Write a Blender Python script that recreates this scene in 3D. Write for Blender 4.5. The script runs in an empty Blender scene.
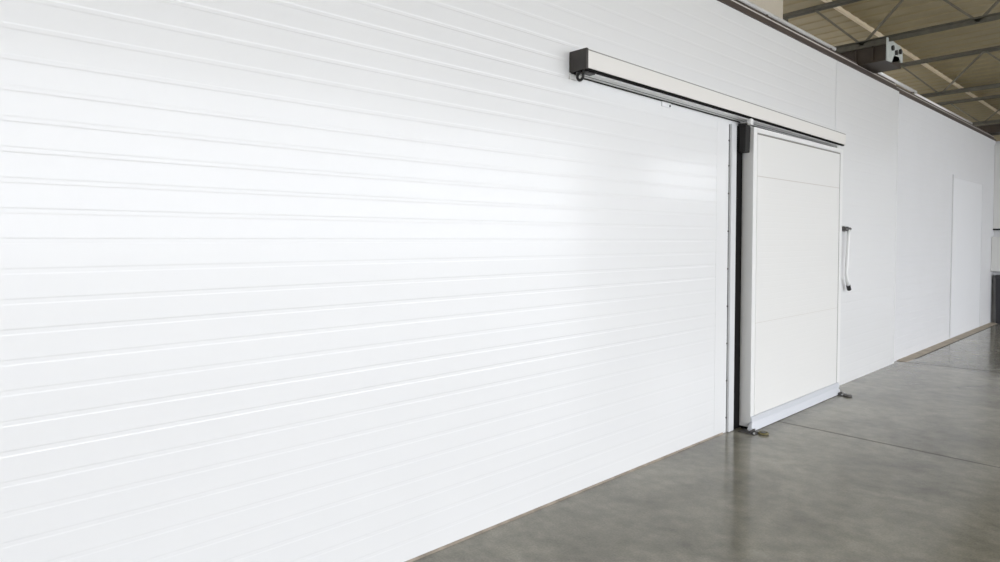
import bpy, bmesh, math, random
from mathutils import Vector, Matrix
random.seed(4)
S = bpy.context.scene
C = S.collection
PI = math.pi

# ------------------------------------------------------------------ materials
def mat(name, col, rough=.5, metal=0., spec=.5, coat=0., bump=0., bscale=60., var=0., vscale=4., vcol=None, coat_r=.05):
    m = bpy.data.materials.new(name); m.use_nodes = True
    nt = m.node_tree; b = nt.nodes['Principled BSDF']
    b.inputs['Base Color'].default_value = (*col, 1)
    b.inputs['Roughness'].default_value = rough
    b.inputs['Metallic'].default_value = metal
    b.inputs['Specular IOR Level'].default_value = spec
    b.inputs['Coat Weight'].default_value = coat
    b.inputs['Coat Roughness'].default_value = coat_r
    tc = nt.nodes.new('ShaderNodeTexCoord')
    if var > 0:
        n = nt.nodes.new('ShaderNodeTexNoise'); n.inputs['Scale'].default_value = vscale
        n.inputs['Detail'].default_value = 8; n.inputs['Roughness'].default_value = .6
        nt.links.new(tc.outputs['Object'], n.inputs['Vector'])
        r = nt.nodes.new('ShaderNodeValToRGB')
        c2 = vcol or tuple(c * (1 - var) for c in col)
        r.color_ramp.elements[0].position = .3; r.color_ramp.elements[0].color = (*c2, 1)
        r.color_ramp.elements[1].position = .7; r.color_ramp.elements[1].color = (*col, 1)
        nt.links.new(n.outputs['Fac'], r.inputs['Fac'])
        nt.links.new(r.outputs['Color'], b.inputs['Base Color'])
    if bump > 0:
        n = nt.nodes.new('ShaderNodeTexNoise'); n.inputs['Scale'].default_value = bscale
        nt.links.new(tc.outputs['Object'], n.inputs['Vector'])
        bp = nt.nodes.new('ShaderNodeBump'); bp.inputs['Strength'].default_value = bump
        bp.inputs['Distance'].default_value = .01
        nt.links.new(n.outputs['Fac'], bp.inputs['Height'])
        nt.links.new(bp.outputs['Normal'], b.inputs['Normal'])
    return m

M = {}
M['panel'] = mat('white_panel_paint', (.80, .802, .803), .32, coat=.33, coat_r=.12, var=.015, vscale=1.2)
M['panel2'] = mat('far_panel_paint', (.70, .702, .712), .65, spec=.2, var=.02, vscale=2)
M['leaf'] = mat('door_leaf_paint', (.82, .815, .795), .35, coat=.3, coat_r=.15)
M['alu_white'] = mat('white_aluminium', (.82, .82, .81), .35)
M['cover'] = mat('rail_cover_paint', (.80, .78, .745), .4)
M['alu'] = mat('aluminium', (.80, .80, .79), .35, metal=.1)
M['skirt'] = mat('anodised_skirt', (.70, .72, .76), .4, metal=.3)
M['black'] = mat('black_plastic', (.018, .017, .017), .5)
M['bracket'] = mat('dark_grey_plastic', (.022, .021, .020), .6, spec=.25, bump=.2, bscale=150)
M['rubber'] = mat('black_rubber', (.008, .007, .007), .85, spec=.15)
M['endcap'] = mat('dark_brown_plastic', (.045, .040, .036), .5, bump=.15, bscale=200)
M['galv'] = mat('galvanised_steel', (.62, .63, .62), .35, metal=.9, var=.2, vscale=30)
M['pipe'] = mat('highlight_white_tube', (.95, .945, .93), .25)  # non-metal, near-white base carries the steel tube's highlight
M['cap'] = mat('brown_steel_trim', (.075, .056, .046), .45, var=.25, vscale=8)
M['caplight'] = mat('grey_steel_trim', (.62, .59, .55), .4)
M['truss'] = mat('grey_green_truss_paint', (.125, .115, .085), .6, var=.35, vscale=10)
M['truss_d'] = mat('grey_web_paint', (.17, .155, .115), .6, var=.3, vscale=10)
M['box'] = mat('dark_brown_steel', (.05, .035, .024), .6, var=.4, vscale=6)
M['plate'] = mat('pale_grey_plate', (.55, .58, .55), .5, var=.2, vscale=20)
M['purlin'] = mat('beige_purlin', (.80, .69, .50), .5)
M['roof'] = mat('tan_roof_sheet', (.36, .295, .168), .6, var=.15, vscale=2.5)
M['pillar'] = mat('beige_plaster', (.60, .54, .44), .8, bump=.2, bscale=40, var=.06, vscale=5)
M['dirt'] = mat('dirty_brass', (.22, .19, .08), .6, var=.6, vscale=60)
M['steel_d'] = mat('dark_worn_steel', (.16, .155, .15), .45, metal=.6, var=.5, vscale=50)
M['kerb'] = mat('brown_concrete_kerb', (.52, .45, .36), .7, var=.35, vscale=6)
M['sealant'] = mat('cream_sealant', (.42, .36, .29), .6, var=.5, vscale=9)
M['seal_grey'] = mat('grey_seal', (.27, .26, .24), .6)
M['flush'] = mat('flush_door_paint', (.75, .755, .77), .65, spec=.2)
M['jamb'] = mat('jamb_aluminium', (.66, .67, .68), .4)
M['hall'] = mat('hall_wall_paint', (.62, .60, .55), .6)
M['yard'] = mat('yard_concrete', (.50, .50, .49), .8, var=.2, vscale=.6)
M['boxwhite'] = mat('pale_grey_enamel', (.70, .70, .68), .4)
M['darkbin'] = mat('dark_bin_plastic', (.03, .03, .035), .5)

def floor_mat():
    m = bpy.data.materials.new('polished_concrete'); m.use_nodes = True
    nt = m.node_tree; b = nt.nodes['Principled BSDF']
    tc = nt.nodes.new('ShaderNodeTexCoord')
    def noise(sc, det, ro=.6, dist=0.):
        n = nt.nodes.new('ShaderNodeTexNoise'); n.inputs['Scale'].default_value = sc
        n.inputs['Detail'].default_value = det; n.inputs['Roughness'].default_value = ro
        n.inputs['Distortion'].default_value = dist
        nt.links.new(tc.outputs['Object'], n.inputs['Vector']); return n
    def ramp(src, p0, c0, p1, c1):
        r = nt.nodes.new('ShaderNodeValToRGB')
        r.color_ramp.elements[0].position = p0; r.color_ramp.elements[0].color = (*c0, 1)
        r.color_ramp.elements[1].position = p1; r.color_ramp.elements[1].color = (*c1, 1)
        nt.links.new(src, r.inputs['Fac']); return r
    big = ramp(noise(1.3, 6, .6, .6).outputs['Fac'], .32, FL_DARK, .68, FL_LIGHT)
    mid = ramp(noise(9, 6).outputs['Fac'], .35, (.80,) * 3, .65, (1.06,) * 3)
    fine = ramp(noise(90, 3).outputs['Fac'], .3, (.84,) * 3, .7, (1.1,) * 3)
    def mul(a, bb):
        x = nt.nodes.new('ShaderNodeMix'); x.data_type = 'RGBA'; x.blend_type = 'MULTIPLY'
        x.inputs['Factor'].default_value = 1
        nt.links.new(a, x.inputs['A']); nt.links.new(bb, x.inputs['B']); return x.outputs['Result']
    col = mul(mul(big.outputs['Color'], mid.outputs['Color']), fine.outputs['Color'])
    nt.links.new(col, b.inputs['Base Color'])
    rr = ramp(noise(5, 5).outputs['Fac'], .3, (.07,) * 3, .7, (.20,) * 3)
    nt.links.new(rr.outputs['Color'], b.inputs['Roughness'])
    bp = nt.nodes.new('ShaderNodeBump'); bp.inputs['Strength'].default_value = .06; bp.inputs['Distance'].default_value = .01
    nt.links.new(noise(14, 3).outputs['Fac'], bp.inputs['Height'])
    nt.links.new(bp.outputs['Normal'], b.inputs['Normal'])
    b.inputs['Specular IOR Level'].default_value = .35
    return m
FL_DARK = (.198, .190, .155); FL_LIGHT = (.36, .345, .285)
M['floor'] = floor_mat()
M['cut'] = mat('saw_cut_filler', (.06, .055, .045), .8)

# ------------------------------------------------------------------ mesh helpers
def obj(name, bm, m, parent=None, smooth=False):
    bmesh.ops.recalc_face_normals(bm, faces=bm.faces)
    me = bpy.data.meshes.new(name); bm.to_mesh(me); bm.free()
    if smooth:
        for p in me.polygons: p.use_smooth = True
    o = bpy.data.objects.new(name, me); C.objects.link(o)
    o.data.materials.append(M[m] if isinstance(m, str) else m)
    if parent:
        o.parent = parent
        q = parent.parent or parent
        o.matrix_parent_inverse = Matrix.Translation(-q.location) if q is parent else Matrix.Identity(4)   # children are modelled in world space
    return o

def box(bm, x0, x1, y0, y1, z0, z1, bev=0.):
    r = bmesh.ops.create_cube(bm, size=1)
    vs = r['verts']
    for v in vs:
        v.co = Vector((x0 + (v.co.x + .5) * (x1 - x0), y0 + (v.co.y + .5) * (y1 - y0), z0 + (v.co.z + .5) * (z1 - z0)))
    if bev > 0:
        es = list({e for v in vs for e in v.link_edges})
        bmesh.ops.bevel(bm, geom=es, offset=bev, segments=2, affect='EDGES', profile=.5)

def bx(*a, **k):
    bm = bmesh.new(); box(bm, *a, **k); return bm

def cyl(bm, p0, p1, r, n=16, r2=None):
    p0 = Vector(p0); p1 = Vector(p1); d = p1 - p0
    res = bmesh.ops.create_cone(bm, cap_ends=True, segments=n, radius1=r, radius2=r if r2 is None else r2, depth=d.length)
    q = Vector((0, 0, 1)).rotation_difference(d.normalized()).to_matrix().to_4x4()
    bmesh.ops.transform(bm, matrix=Matrix.Translation((p0 + p1) / 2) @ q, verts=res['verts'])

def bar(bm, p0, p1, w, h, up=(0, 1, 0)):
    """rectangular bar between two points; w across, h along 'up'"""
    p0 = Vector(p0); p1 = Vector(p1); d = (p1 - p0).normalized(); u = Vector(up)
    s = d.cross(u).normalized(); u = s.cross(d).normalized()
    vs = []
    for p in (p0, p1):
        for a, b in ((-1, -1), (1, -1), (1, 1), (-1, 1)):
            vs.append(bm.verts.new(p + s * a * w / 2 + u * b * h / 2))
    for f in ((0, 1, 2, 3), (7, 6, 5, 4), (0, 4, 5, 1), (1, 5, 6, 2), (2, 6, 7, 3), (3, 7, 4, 0)):
        bm.faces.new([vs[i] for i in f])

def angle_bar(bm, p0, p1, w, t, n1, n2):
    """L-section steel: flange along n1 and flange along n2"""
    p0 = Vector(p0); p1 = Vector(p1); n1 = Vector(n1); n2 = Vector(n2)
    prof = [(0, 0), (w, 0), (w, t), (t, t), (t, w), (0, w)]
    rings = [[bm.verts.new(p + n1 * a + n2 * b) for a, b in prof] for p in (p0, p1)]
    n = len(prof)
    for i in range(n):
        bm.faces.new([rings[0][i], rings[0][(i + 1) % n], rings[1][(i + 1) % n], rings[1][i]])
    bm.faces.new(rings[0][::-1]); bm.faces.new(rings[1])

def prism_y(bm, prof, y0, y1):
    """closed (x,z) outline swept along Y"""
    a = [bm.verts.new((x, y0, z)) for x, z in prof]; b = [bm.verts.new((x, y1, z)) for x, z in prof]
    n = len(prof)
    for i in range(n):
        bm.faces.new([a[i], a[(i + 1) % n], b[(i + 1) % n], b[i]])
    bm.faces.new(a[::-1]); bm.faces.new(b)

def tube(bm, pts, r, n=12):
    pts = [Vector(p) for p in pts]; rings = []
    for i, p in enumerate(pts):
        d = (pts[min(i + 1, len(pts) - 1)] - pts[max(i - 1, 0)]).normalized()
        s = d.cross(Vector((1, 0, 0)));
        if s.length < 1e-4: s = d.cross(Vector((0, 1, 0)))
        s.normalize(); u = s.cross(d)
        rings.append([bm.verts.new(p + (s * math.cos(2 * PI * k / n) + u * math.sin(2 * PI * k / n)) * r) for k in range(n)])
    for a, b in zip(rings, rings[1:]):
        for k in range(n):
            bm.faces.new([a[k], a[(k + 1) % n], b[(k + 1) % n], b[k]])
    bm.faces.new(rings[0][::-1]); bm.faces.new(rings[-1])

def ring(bm, c, axis, R, r, n=24, k=8):
    c = Vector(c); q = Vector((0, 0, 1)).rotation_difference(Vector(axis)).to_matrix()
    g = []
    for i in range(n):
        a = 2 * PI * i / n
        g.append([bm.verts.new(c + q @ Vector(((R + r * math.cos(2 * PI * j / k)) * math.cos(a), (R + r * math.cos(2 * PI * j / k)) * math.sin(a), r * math.sin(2 * PI * j / k)))) for j in range(k)])
    for i in range(n):
        for j in range(k):
            bm.faces.new([g[i][j], g[(i + 1) % n][j], g[(i + 1) % n][(j + 1) % k], g[i][(j + 1) % k]])

def tag(o, label, cat, group=None):
    o['label'] = label; o['category'] = cat
    if group: o['group'] = group
    return o
def thing(name, loc, label, cat, group=None):
    o = bpy.data.objects.new(name, None); C.objects.link(o); o.location = loc
    return tag(o, label, cat, group)
def struct(name, bm, m, parent=None):
    o = obj(name, bm, m, parent)
    if not parent: o['kind'] = 'structure'
    return o

# ------------------------------------------------------------------ the setting
WT = 3.39                   # top of the insulated-panel wall
YF = 9.04                   # beyond this joint the wall stands a little further back
XB = -.03
def ribbed(bm, x, y0, y1, z0, z1, back, zs=1.547, pitch=.0963, half=.011, d=.0009, vary=False):
    """insulated panel: shallow flat-bottomed grooves run along Y, closed at the back"""
    prof = []
    k0 = math.ceil((z0 - zs + half + .004) / pitch); k1 = math.floor((z1 - zs - half - .004) / pitch)
    prof.append((x, z0))
    for k in range(k0, k1 + 1):
        c = zs + k * pitch
        if vary: d = .00045 if c < .76 else (.0006, .0009, .0008, .0005)[k % 4] if c < 1.5 else .0007
        prof += [(x, c - half), (x - d, c - half + .005), (x - d, c + half - .005), (x, c + half)]
    prof.append((x, z1)); prof += [(back, z1), (back, z0)]
    prism_y(bm, prof, y0, y1)
bm = bmesh.new()
ribbed(bm, 0, -9, 7.011, 0, WT, -.12, vary=True)
ribbed(bm, 0, 7.019, YF, 0, WT, -.12, vary=True)
wall_left = struct('wall_left', bm, 'panel')
bm = bmesh.new()
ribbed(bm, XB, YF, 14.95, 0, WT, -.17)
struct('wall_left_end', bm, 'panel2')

fl = bx(-4, 9.6, -9, 26, -.15, 0)
struct('floor', fl, 'floor')
bm = bmesh.new(); box(bm, .12, 9.4, 5.422, 5.433, -.002, .0008); struct('trim_1', bm, 'cut')
bm = bmesh.new(); bar(bm, (.02, 9.25, 0), (9.4, 10.45, 0), .014, .0016, up=(0, 0, 1)); struct('trim_2', bm, 'cut')
# brown concrete kerb at the foot of the set-back wall
bm = bmesh.new()
prism_y(bm, [(XB, 0), (.085, 0), (.082, .004), (XB, .008)], 9.28, 14.9)
struct('baseboard_far', bm, 'kerb')
bm = bmesh.new(); box(bm, .085, .105, 9.62, 14.9, -.002, .0012); struct('trim_3', bm, 'cut')
# sealant bead along the foot of the near wall
bm = bmesh.new()
y = -2.
prof_pts = []
while y < 4.74:
    dy = random.uniform(.12, .4)
    prism_y(bm, [(0, 0), (.010 + random.uniform(-.004, .003), 0), (.004, .007 + random.uniform(-.002, .004)), (0, .010)], y, min(y + dy, 4.75)); y += dy
struct('baseboard_near', bm, 'sealant')
# narrow cover strips at the two panel joints
struct('trim_4', bx(-.005, .003, YF - .004, YF + .022, 0, WT), 'panel')
bm = bmesh.new(); box(bm, -.03, -.006, 7.0105, 7.0195, 2.4, WT); struct('trim_5', bm, 'black')
# flat flashing next to the door frame
bm = bmesh.new(); box(bm, -.004, .0012, 4.62, 4.8055, .012, 2.475, bev=.0005); struct('trim_6', bm, 'panel')
# capping along the wall top: stacked brown steel profiles with a pale lip
for k, (ya, yb, dx) in enumerate(((-9, YF, 0), (YF, 14.9, XB))):
    bm = bmesh.new()
    prism_y(bm, [(a + dx, b) for a, b in ((-.13, WT), (.010, WT), (.010, WT + .030), (-.022, WT + .030), (-.022, WT + .072), (-.045, WT + .072), (-.045, WT + .118), (-.13, WT + .118))], ya, yb)
    struct('trim_%d' % (7 + 2 * k), bm, 'cap')
    bm = bmesh.new()
    prism_y(bm, [(a + dx, b) for a, b in ((-.022, WT + .030), (-.004, WT + .030), (-.004, WT + .040), (-.022, WT + .040))], ya, yb)
    prism_y(bm, [(a + dx, b) for a, b in ((-.045, WT + .072), (-.026, WT + .072), (-.026, WT + .086), (-.045, WT + .086))], ya, yb)
    struct('trim_%d' % (8 + 2 * k), bm, 'caplight')

# end wall with a window, hall wall behind the camera, far hall wall behind the cold room
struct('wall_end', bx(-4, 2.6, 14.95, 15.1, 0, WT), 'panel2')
struct('wall_far', bx(-4, 9.6, 26, 26.15, 0, 4.7), 'hall')
struct('coldroom_top', bx(-4, -.18, -9, 14.95, WT - .12, WT - .01), 'panel')  # unseen lid, added in white to bounce light up to the roof
bm = bmesh.new()
for y in (17.9, 19.25, 20.6, 21.94): box(bm, 9.55, 9.61, y, y + .06, 2.9, 4.4)
for z in (2.9, 4.34): box(bm, 9.545, 9.615, 17.9, 22, z, z + .06)
struct('window_1', bm, 'alu_white')
struct('wall_rear', bx(-4, 9.6, -9.15, -9, 0, 4.7), 'hall')
bm = bmesh.new()
box(bm, -4.15, -4, -9.15, 26.15, 0, 3.5); box(bm, -4.15, -4, -9.15, 26.15, 4.45, 4.7); y = -9.15
while y < 26: box(bm, -4.15, -4, y, y + .15, 3.5, 4.45); y += 2.925  # open bays above the cold room, unseen, added to let light under the roof
struct('wall_back', bm, 'hall')
# loading side: open to the yard between two wall ends under a lintel
bm = bmesh.new()
box(bm, 9.5, 9.7, 14.35, 17.9, 0, 4.7); box(bm, 9.5, 9.7, 22, 26.15, 0, 4.7); box(bm, 9.5, 9.7, 17.9, 22, 0, 2.9); box(bm, 9.5, 9.7, 17.9, 22, 4.4, 4.7); box(bm, 9.5, 9.7, -9.15, -7.5, 0, 4.7); box(bm, 9.5, 9.7, -7.5, 14.35, 4.45, 4.7)
struct('wall_right', bm, 'hall')
struct('yard_ground', bx(9.6, 70, -50, 70, -.16, -.02), 'yard')

# roof: trapezoidal sheet, ribs across the hall
bm = bmesh.new()
ys = []; y = -9.2; P = .30
pr = []
while y < 26.2:
    pr += [(y, 4.50), (y + .16, 4.50), (y + .19, 4.512), (y + .27, 4.512)]; y += P
a = [bm.verts.new((-4.2, yy, z)) for yy, z in pr]; b = [bm.verts.new((9.8, yy, z)) for yy, z in pr]
a2 = [bm.verts.new((-4.2, yy, 4.7)) for yy in (pr[0][0], pr[-1][0])]; b2 = [bm.verts.new((9.8, yy, 4.7)) for yy in (pr[0][0], pr[-1][0])]
for i in range(len(pr) - 1): bm.faces.new([a[i], a[i + 1], b[i + 1], b[i]])
bm.faces.new([a2[0], a2[1], b2[1], b2[0]])
struct('ceiling', bm, 'roof')
struct('wall_pillar', bx(-.72, -.30, 5.0, 6.44, 3.42, 4.5, bev=.006), 'pillar')

# ------------------------------------------------------------------ door surround
t = thing('door_frame', (0, 4.85, 0), 'white upright door jamb with dark screws between wall panels and sliding door', 'door frame')
bm = bmesh.new()
prism_y(bm, [(.0, .004), (.022, .004), (.022, 2.47), (0, 2.47)], 4.812, 4.892)
obj('jamb', bm, 'jamb', t)
obj('gap_shade', bx(-.004, .002, 4.8065, 4.812, .004, 2.47), 'bracket', t)['label'] = 'dark line of shaded gap along jamb'  # dark strip stands in for shade in the open gap
obj('rubber_gasket', bx(0,   .013, 4.893, 5.06, .002, 2.47, bev=.004), 'rubber', t)['label'] = 'black rubber gasket'
for z in (.12, .42, .72, 1.02, 1.32, 1.62, 1.92, 2.14, 2.34):
    bm = bmesh.new(); cyl(bm, (.001, 4.804, z), (.006, 4.804, z), .007, 10); obj('screw', bm, 'black', t)

# ------------------------------------------------------------------ sliding door
Y0, Y1 = 5.0, 6.925
XD0, XD1 = .016, .112
t = thing('sliding_door', (.07, 5.96, 0), 'big white insulated sliding door leaf hanging closed under long white rail', 'door')
bm = bmesh.new()
# leaf: side edges plus recessed skin made of three sheets with open joints
box(bm, XD0, XD1 - .010, Y0 + .004, Y1 - .004, .022, 2.455)
obj('core', bm, 'alu_white', t)['label'] = 'pale grey insulated door edge'
bm = bmesh.new()
SX0, SX1 = XD1 - .012, XD1 - .003
for z0, z1 in ((.10, .868), (.871, 2.066), (2.073, 2.405)):
    ribbed(bm, SX1, 5.075, 6.845, z0, z1, SX0, zs=1.55, pitch=.05, half=.006, d=.00025)
obj('door_skin', bm, 'leaf', t)
bm = bmesh.new(); box(bm, XD0 + .01, XD1, Y0, 5.062, .05, 2.46, bev=.003); obj('left_stile', bm, 'alu_white', t)
bm = bmesh.new(); box(bm, XD0 + .01, XD1, 6.86, Y1, .05, 2.46, bev=.003); obj('right_stile', bm, 'alu_white', t)
bm = bmesh.new(); box(bm, XD0 + .01, XD1, 5.063, 6.859, 2.420, 2.46, bev=.003); obj('top_rail', bm, 'alu_white', t)
bm = bmesh.new(); box(bm, SX0, XD1 - .0045, 5.063, 6.859, 2.406, 2.419); box(bm, SX0, XD1 - .0045, 6.847, 6.859, .1, 2.406)
obj('inner_seal', bm, 'seal_grey', t)['label'] = 'grey shadow-gap seal inside door frame'
bm = bmesh.new()
prism_y(bm, [(XD1, .058), (XD1 + .013, .060), (XD1 + .007, .106), (XD1, .112)], Y0, Y1 - .04)
low = bmesh.new()
prism_y(low, [(XD1 - .004, .018), (XD1 + .034, .003), (XD1 + .038, .006), (XD1 + .014, .064), (XD1 - .004, .064)], Y0 - .006, Y1 - .065)
for v in low.verts:
    if v.co.y < Y0: v.co.y -= .055 * (.064 - v.co.z) / .06
me_ = bpy.data.meshes.new('low'); low.to_mesh(me_); low.free(); bm.from_mesh(me_); bpy.data.meshes.remove(me_)
obj('bottom_rail', bm, 'skirt', t)['label'] = 'grey metal skirt along door bottom'
obj('bottom_seal', bx(.03, .112, Y0, Y1 - .06, .003, .021), 'rubber', t)['label'] = 'black rubber sweep'
bm = bmesh.new()
for z in (.8695, 2.0695): box(bm, SX0, SX1 - .0005, 5.064, 6.846, z - .0032, z + .0032)
obj('panel_joint', bm, 'caplight', t)['label'] = 'thin grey joint between door sheets'
# black bumper block on the leading edge, hung on a white hanger
bm = bmesh.new()
prism_y(bm, [(.024, 2.255), (.080, 2.255), (.086, 2.46), (.072, 2.482), (.020, 2.488)], Y0 - .085, Y0 - .001)
bmesh.ops.bevel(bm, geom=bm.edges[:], offset=.003, segments=2, affect='EDGES')
b_ = obj('bumper_block', bm, 'bracket', t); b_['label'] = 'dark grey bumper block at door edge'
bm = bmesh.new()
for x in (.043, .055, .067, .078): box(bm, x - .002, x + .002, Y0 - .088, Y0 - .085, 2.265, 2.45)
obj('rib', bm, 'black', b_)
bm = bmesh.new(); box(bm, .090, .122, Y0 - .075, Y0 - .03, 2.466, 2.516, bev=.004); box(bm, .024, .10, Y0 - .06, Y0 - .01, 2.486, 2.500, bev=.003)
obj('hanger', bm, 'alu_white', t)['label'] = 'white hanger bracket'
bm = bmesh.new(); box(bm, .06, .10, 6.80, 6.85, 2.44, 2.50, bev=.004); obj('hanger', bm, 'boxwhite', t)['label'] = 'white hanger bracket'

# ------------------------------------------------------------------ overhead rail
R0, R1 = 2.905, 6.925
t = thing('door_rail', (0, 4.9, 2.5), 'long boxed overhead door rail with white cover and dark end cap', 'door rail')
bm = bmesh.new()
prism_y(bm, [(0, 2.612), (.118, 2.622), (.130, 2.612), (.130, 2.512), (.124, 2.512), (.124, 2.602), (0, 2.602)], R0, R1)
obj('cover', bm, 'cover', t)
bm = bmesh.new(); prism_y(bm, [(.104, 2.6215), (.1305, 2.612), (.1315, 2.6185), (.104, 2.6275)], R0, R1)
obj('cover_trim', bm, 'seal_grey', t)['label'] = 'grey line along cover top edge'
bm = bmesh.new(); box(bm, 0, .132, R0 - .02, R0, 2.505, 2.625, bev=.004); obj('end_cap', bm, 'endcap', t)['label'] = 'dark brown left end cap'
bm = bmesh.new(); box(bm, 0, .131, R1, R1 + .006, 2.510, 2.622, bev=.002); obj('end_cap', bm, 'cover', t)['label'] = 'white right end cap'
bm = bmesh.new(); box(bm, .104, .1235, R0, R1 - .01, 2.500, 2.514); obj('lip_seal', bm, 'rubber', t)['label'] = 'black lip under cover front'
bm = bmesh.new(); prism_y(bm, [(.044, 2.494), (.099, 2.494), (.099, 2.520), (.090, 2.520), (.090, 2.506), (.052, 2.506), (.052, 2.540), (.044, 2.540)], R0 + .02, R1 - .06)
obj('track', bm, 'alu', t)['label'] = 'aluminium running track'
bm = bmesh.new(); prism_y(bm, [(.010, 2.494), (.040, 2.494), (.040, 2.506), (.016, 2.506), (.016, 2.56), (.010, 2.56)], R0 + .03, R1 - .06)
obj('track', bm, 'alu', t)['label'] = 'rear aluminium track flange'
bm = bmesh.new(); box(bm, 0, .005, R0, R1, 2.488, 2.60); obj('back_plate', bm, 'bracket', t)['label'] = 'dark back plate'
bm = bmesh.new(); box(bm, .0400, .0445, R0 + .03, R1 - .06, 2.4925, 2.51); box(bm, .0992, .1038, R0 + .02, R1 - .02, 2.504, 2.512); obj('slot', bm, 'black', t)
w = bmesh.new(); ring(w, (.066, R0 + .005, 2.474), (0, 1, 0), .022, .008)
box(w, .058, .074, R0 - .004, R0 + .012, 2.492, 2.516); box(w, .074, .115, R0 + .004, R0 + .08, 2.488, 2.496)
obj('pulley', w, 'black', t, smooth=False)['label'] = 'small black pulley under left end'
bm = bmesh.new(); box(bm, 0, .010, R0 - .02, R0 + .09, 2.466, 2.498, bev=.002); obj('fixing_plate', bm, 'boxwhite', t)['label'] = 'pale fixing plate below left end'

t.location = (0, 4.9, 2.514); t.rotation_euler = (-.0102, 0, 0)
# small sensor bracket on the wall under the rail
t = thing('cable_clip', (0, 3.9, 2.49), 'tiny white clip plate with dark bolt on wall under the overhead rail', 'clip')
obj('plate', bx(-.003, .008, 3.85, 3.96, 2.478, 2.512, bev=.002), 'panel', t)
bm = bmesh.new(); cyl(bm, (.008, 3.945, 2.490), (.014, 3.945, 2.490), .007, 12); obj('bolt', bm, 'black', t)

# ------------------------------------------------------------------ lever handle right of the door
t = thing('lever_handle', (0, 7.25, 1.3), 'bent white lever handle with black tip on wall right of sliding door', 'handle')
bm = bmesh.new(); box(bm, 0, .014, 7.19, 7.30, 1.635, 1.70, bev=.003); cyl(bm, (.014, 7.235, 1.667), (.06, 7.235, 1.667), .020, 16)
obj('mount', bm, 'galv', t)['label'] = 'grey metal mount'
bm = bmesh.new(); cyl(bm, (.045, 7.15, 1.667), (.045, 7.20, 1.667), .024, 14); box(bm, .02, .07, 7.195, 7.235, 1.645, 1.69, bev=.004); cyl(bm, (.05, 7.235, 1.667), (.05, 7.33, 1.667), .016, 14)
obj('pivot', bm, 'steel_d', t)
bm = bmesh.new(); tube(bm, [(.05, 7.285, 1.665), (.05, 7.283, 1.55), (.05, 7.265, 1.35), (.05, 7.245, 1.22), (.05, 7.245, 1.185), (.05, 7.26, 1.14), (.05, 7.31, 1.06)], .017)
obj('lever', bm, 'alu_white', t, smooth=True)
bm = bmesh.new(); cyl(bm, (.05, 7.302, 1.072), (.05, 7.335, 1.022), .021, 16); obj('tip', bm, 'black', t)['label'] = 'black rubber tip'

# ------------------------------------------------------------------ floor guides
def guide(name, yc, sgn, label, roller_mat):
    t = thing(name, (.17, yc, 0), label, 'floor guide', 'floor guides at the door corners')
    bm = bmesh.new(); box(bm, .06, .20, yc - .055, yc + .055, 0, .006, bev=.002)
    obj('base_plate', bm, 'steel_d', t)
    bm = bmesh.new(); box(bm, .150, .158, yc - .045, yc + .045, .006, .026, bev=.002); box(bm, .115, .15, yc - .045, yc - .02, .006, .016)
    obj('upright', bm, 'steel_d', t)
    for dy in (-.035, .030):
        bm = bmesh.new(); cyl(bm, (.185, yc + dy, .006), (.185, yc + dy, .016), .010, 6); obj('bolt', bm, 'galv', t)
    bm = bmesh.new(); cyl(bm, (.232, yc + sgn * .03, .0), (.232, yc + sgn * .03, .018), .020, 20); ro = obj('roller', bm, 'steel_d', t)
    bm = bmesh.new(); ring(bm, (.232, yc + sgn * .03, .010), (0, 0, 1), .032, .009); obj('rim', bm, roller_mat, ro)
guide('floor_guide', 4.945, 1, 'dirty yellowish metal floor guide at near left foot of sliding door', 'dirt')
guide('floor_guide.001', 6.83, -1, 'small dark metal floor guide at far right foot of sliding door', 'steel_d')

# ------------------------------------------------------------------ flush door in the far wall
t = struct('door_1', bx(XB + .0, XB + .012, 11.9, 13.85, .03, 2.52, bev=.003), 'flush')
bm = bmesh.new()
for (a0, a1, z0, z1) in ((11.86, 11.9, .03, 2.56), (13.85, 13.89, .03, 2.56), (11.9, 13.85, 2.52, 2.56)): box(bm, XB, XB + .016, a0, a1, z0, z1)
o = obj('door_frame', bm, 'panel2', t)
# wall box and dark bin at the far corner
t = thing('switch_cabinet', (.3, 14.85, .98), 'pale grey wall cabinet in the far corner at right edge', 'cabinet')
obj('body', bx(-.022, .42, 14.76, 14.95, .98, 1.60, bev=.008), 'boxwhite', t)
obj('lid', bx(-.026, .424, 14.745, 14.76, .97, 1.61, bev=.004), 'boxwhite', t)
t = thing('cable_trunking', (.2, 14.9, 1.76), 'white upright trunking on end wall above the pale cabinet', 'trunking')
obj('channel', bx(-.0295, .40, 14.86, 14.948, 1.76, 3.34, bev=.006), 'boxwhite', t)
obj('bottom_cap', bx(-.0295, .404, 14.855, 14.948, 1.735, 1.76, bev=.003), 'bracket', t)['label'] = 'dark bottom cap'
t = thing('waste_bin', (.25, 14.87, 0), 'slim dark bin standing below pale cabinet in the far corner', 'bin')
bm = bmesh.new(); prism_y(bm, [(.055, .0), (.45, .0), (.47, .84), (.035, .84)], 14.80, 14.94); obj('body', bm, 'darkbin', t)
obj('lid', bx(.03, .475, 14.79, 14.945, .84, .90, bev=.012), 'darkbin', t)

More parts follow.
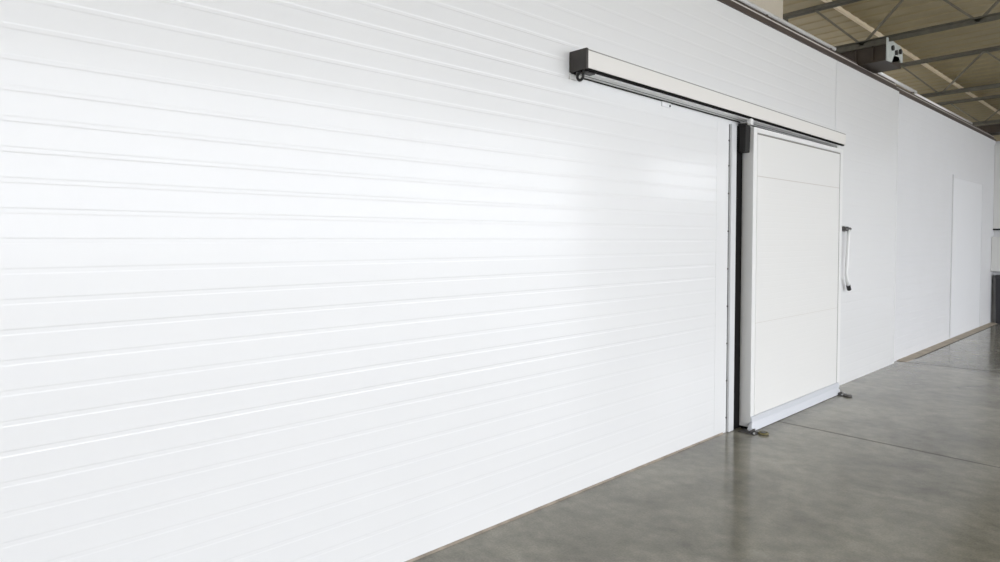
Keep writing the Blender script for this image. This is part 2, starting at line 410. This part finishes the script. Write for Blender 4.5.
# ------------------------------------------------------------------ roof steel
ZB, ZT = 3.68, 4.23
def truss(name, y, label, offset, xs=-.9, xe=9.4, ZT=4.23):
    t = thing(name, (0, y, ZB), label, 'roof truss', 'lattice roof trusses')
    bm = bmesh.new()
    angle_bar(bm, (xs, y + .004, ZB + .045), (xe, y + .004, ZB + .045),   .052, .007, (0, 1, 0), (0, 0, -1))
    angle_bar(bm, (xs, y - .004, ZB + .045), (xe, y - .004, ZB + .045),   .052, .007, (0, -1, 0), (0, 0, -1))
    obj('bottom_chord', bm, 'truss', t)
    bm = bmesh.new()
    angle_bar(bm, (xs, y + .004, ZT - .03), (xe, y + .004, ZT - .03),   .052, .007, (0, 1, 0), (0, 0, 1))
    angle_bar(bm, (xs, y - .004, ZT - .03), (xe, y - .004, ZT - .03),   .052, .007, (0, -1, 0), (0, 0, 1))
    obj('top_chord', bm, 'truss', t)
    x = offset - 1.06; k = 0
    while x + .53 < xe - .1:
        p0 = (x, y, ZB + .01) if k % 2 == 0 else (x, y, ZT - .01)
        p1 = (x + .52, y, ZT - .01) if k % 2 == 0 else (x + .52, y, ZB + .01)
        if x >= xs - .02:
            bm = bmesh.new(); bar(bm, p0, p1, .022, .022); obj('web_bar', bm, 'truss_d', t)
        x += .52; k += 1
    bm = bmesh.new(); bar(bm, (xs + .05, y, ZB), (xs + .05, y, ZT), .05, .05); obj('end_post', bm, 'truss', t)
    return t
truss('roof_truss', 7.75, 'grey lattice roof truss nearest the camera above the dark box beam', 0.02)
truss('roof_truss.001', 11.2, 'middle lattice roof truss crossing above far wall panels', -.04)
truss('roof_truss.002', 14.55, 'farthest lattice roof truss above the second dark beam at the corner', -.15, ZT=4.16)

bm = bmesh.new()
for y0 in (1,):
    prism_y(bm, [(-.615, 4.46), (-.578, 4.46), (-.578, 4.505), (-.586, 4.505), (-.586, 4.468), (-.615, 4.468)], -8.9, 25.9)
tag(obj('roof_purlin', bm, 'purlin'), 'long pale beige strip running under tan roof parallel to the wall', 'purlin')

def hung_beam(name, y0, y1, x0, x1, z0, z1, label):
    t = thing(name, ((x0 + x1) / 2, (y0 + y1) / 2, z0), label, 'beam', 'dark box beams resting over the wall top')
    bm = bmesh.new()
    box(bm, x0, x1, y0 + .03, y1 - .03, z0 + .02, z1 - .015)
    obj('web', bm, 'box', t)
    bm = bmesh.new(); box(bm, x0, x1, y0, y1, z1 - .015, z1); obj('flange', bm, 'truss', t)
    bm = bmesh.new(); box(bm, x0, x1, y0, y1, z0, z0 + .02); obj('flange', bm, 'box', t)
    x = x0 + .12
    while x < x1 - .05:
        bm = bmesh.new(); box(bm, x, x + .012, y0 + .008, y0 + .03, z0 + .02, z1 - .015); obj('stiffener', bm, 'box', t); x += .17
    # end plate with a notch in its lower edge
    bm = bmesh.new(); h = z1 - z0; w = y1 - y0
    pts = [(0, -.01), (.30, .02), (.42, .46), (.76, .52), (.82, .32), (1, .34), (1, 1.0), (.84, 1.18), (0, 1.26)]
    A = [bm.verts.new((x1, y0 + a * w, z0 + b * h)) for a, b in pts]; B = [bm.verts.new((x1 + .014, y0 + a * w, z0 + b * h)) for a, b in pts]
    n = len(pts)
    for i in range(n): bm.faces.new([A[i], A[(i + 1) % n], B[(i + 1) % n], B[i]])
    bm.faces.new(A[::-1]); bm.faces.new(B)
    bmesh.ops.triangulate(bm, faces=[f for f in bm.faces if len(f.verts) > 4])
    pl = obj('end_plate', bm, 'plate', t); pl['label'] = 'pale notched end plate'
    for a, b in ((.28, .80), (.78, .86), (.52, .66)):
        bm = bmesh.new(); cyl(bm, (x1 + .014, y0 + a * w, z0 + b * h), (x1 + .034, y0 + a * w, z0 + b * h), .028, 10); obj('bolt', bm, 'black', pl)
    return t
hung_beam('box_beam', 7.70, 8.22, -1.2, .25, 3.470, 3.660, 'dark brown box beam with pale notched end plate above the sliding door side')
hung_beam('box_beam.001', 14.50, 14.90, -1.2, .42, 3.500, 3.660, 'dark brown box beam above the far corner at right edge')

pg = 'bright steel tubes along the wall top'
for i, (y0, y1, lab) in enumerate(((-6, 7.12, 'long bright steel tube along wall top left of the dark box beam'),
                                   (8.24, 9.98, 'short bright steel tube along wall top just right of the dark box beam'),
                                   (10.16, 13.35, 'bright steel tube along wall top over the far wall panels'))):
    px = -.06 if i < 2 else -.10
    nm = 'steel_tube' if i == 0 else 'steel_tube.%03d' % i
    t = thing(nm, (px, (y0 + y1) / 2, 3.535), lab, 'tube', pg)
    bm = bmesh.new(); cyl(bm, (px, y0, 3.535), (px, y1, 3.535), .020, 16); obj('pipe', bm, 'pipe', t, smooth=True)
    y = y1 - .12
    while y > max(y0, 3.5):
        bm = bmesh.new(); box(bm, px - .025, px + .015, y - .012, y + .012, WT + .118, 3.518); obj('saddle', bm, 'cap', t)
        y -= 1.45

# ------------------------------------------------------------------ light: daylight from the yard
w = bpy.data.worlds.new('sky'); S.world = w; w.use_nodes = True
nt = w.node_tree; bg = nt.nodes['Background']
bg.inputs['Color'].default_value = (.918, .945, 1.0, 1)
bg.inputs['Strength'].default_value = 2.6
def daylight(name, loc, rot, sx, sy, power, col):
    l = bpy.data.lights.new(name, 'AREA'); l.shape = 'RECTANGLE'; l.size = sx; l.size_y = sy; l.energy = power; l.color = col
    l.cycles.is_portal = True
    o = bpy.data.objects.new(name, l); C.objects.link(o); o.location = loc; o.rotation_euler = rot
daylight('sky_portal', (9.6, 3.4, 2.2), (0, PI / 2, 0), 4.4, 21.8, 1, (1, 1, 1))

# ------------------------------------------------------------------ camera
F = 640.
th = math.atan(695 / math.hypot(F, 20)); pt = math.atan(20 / F)
cam = bpy.data.cameras.new('camera'); cam.sensor_width = 36; cam.lens = F / 1000 * 36; cam.shift_y = -.021
co = bpy.data.objects.new('camera', cam); C.objects.link(co)
co.location = (2.53, 0, 1.55); co.rotation_euler = (PI / 2 - pt, 0, th)
S.camera = co
S.view_settings.view_transform = 'Standard'; S.view_settings.look = 'None'
S.view_settings.exposure = 1.15; S.view_settings.gamma = 1; S.view_settings.use_curve_mapping = False
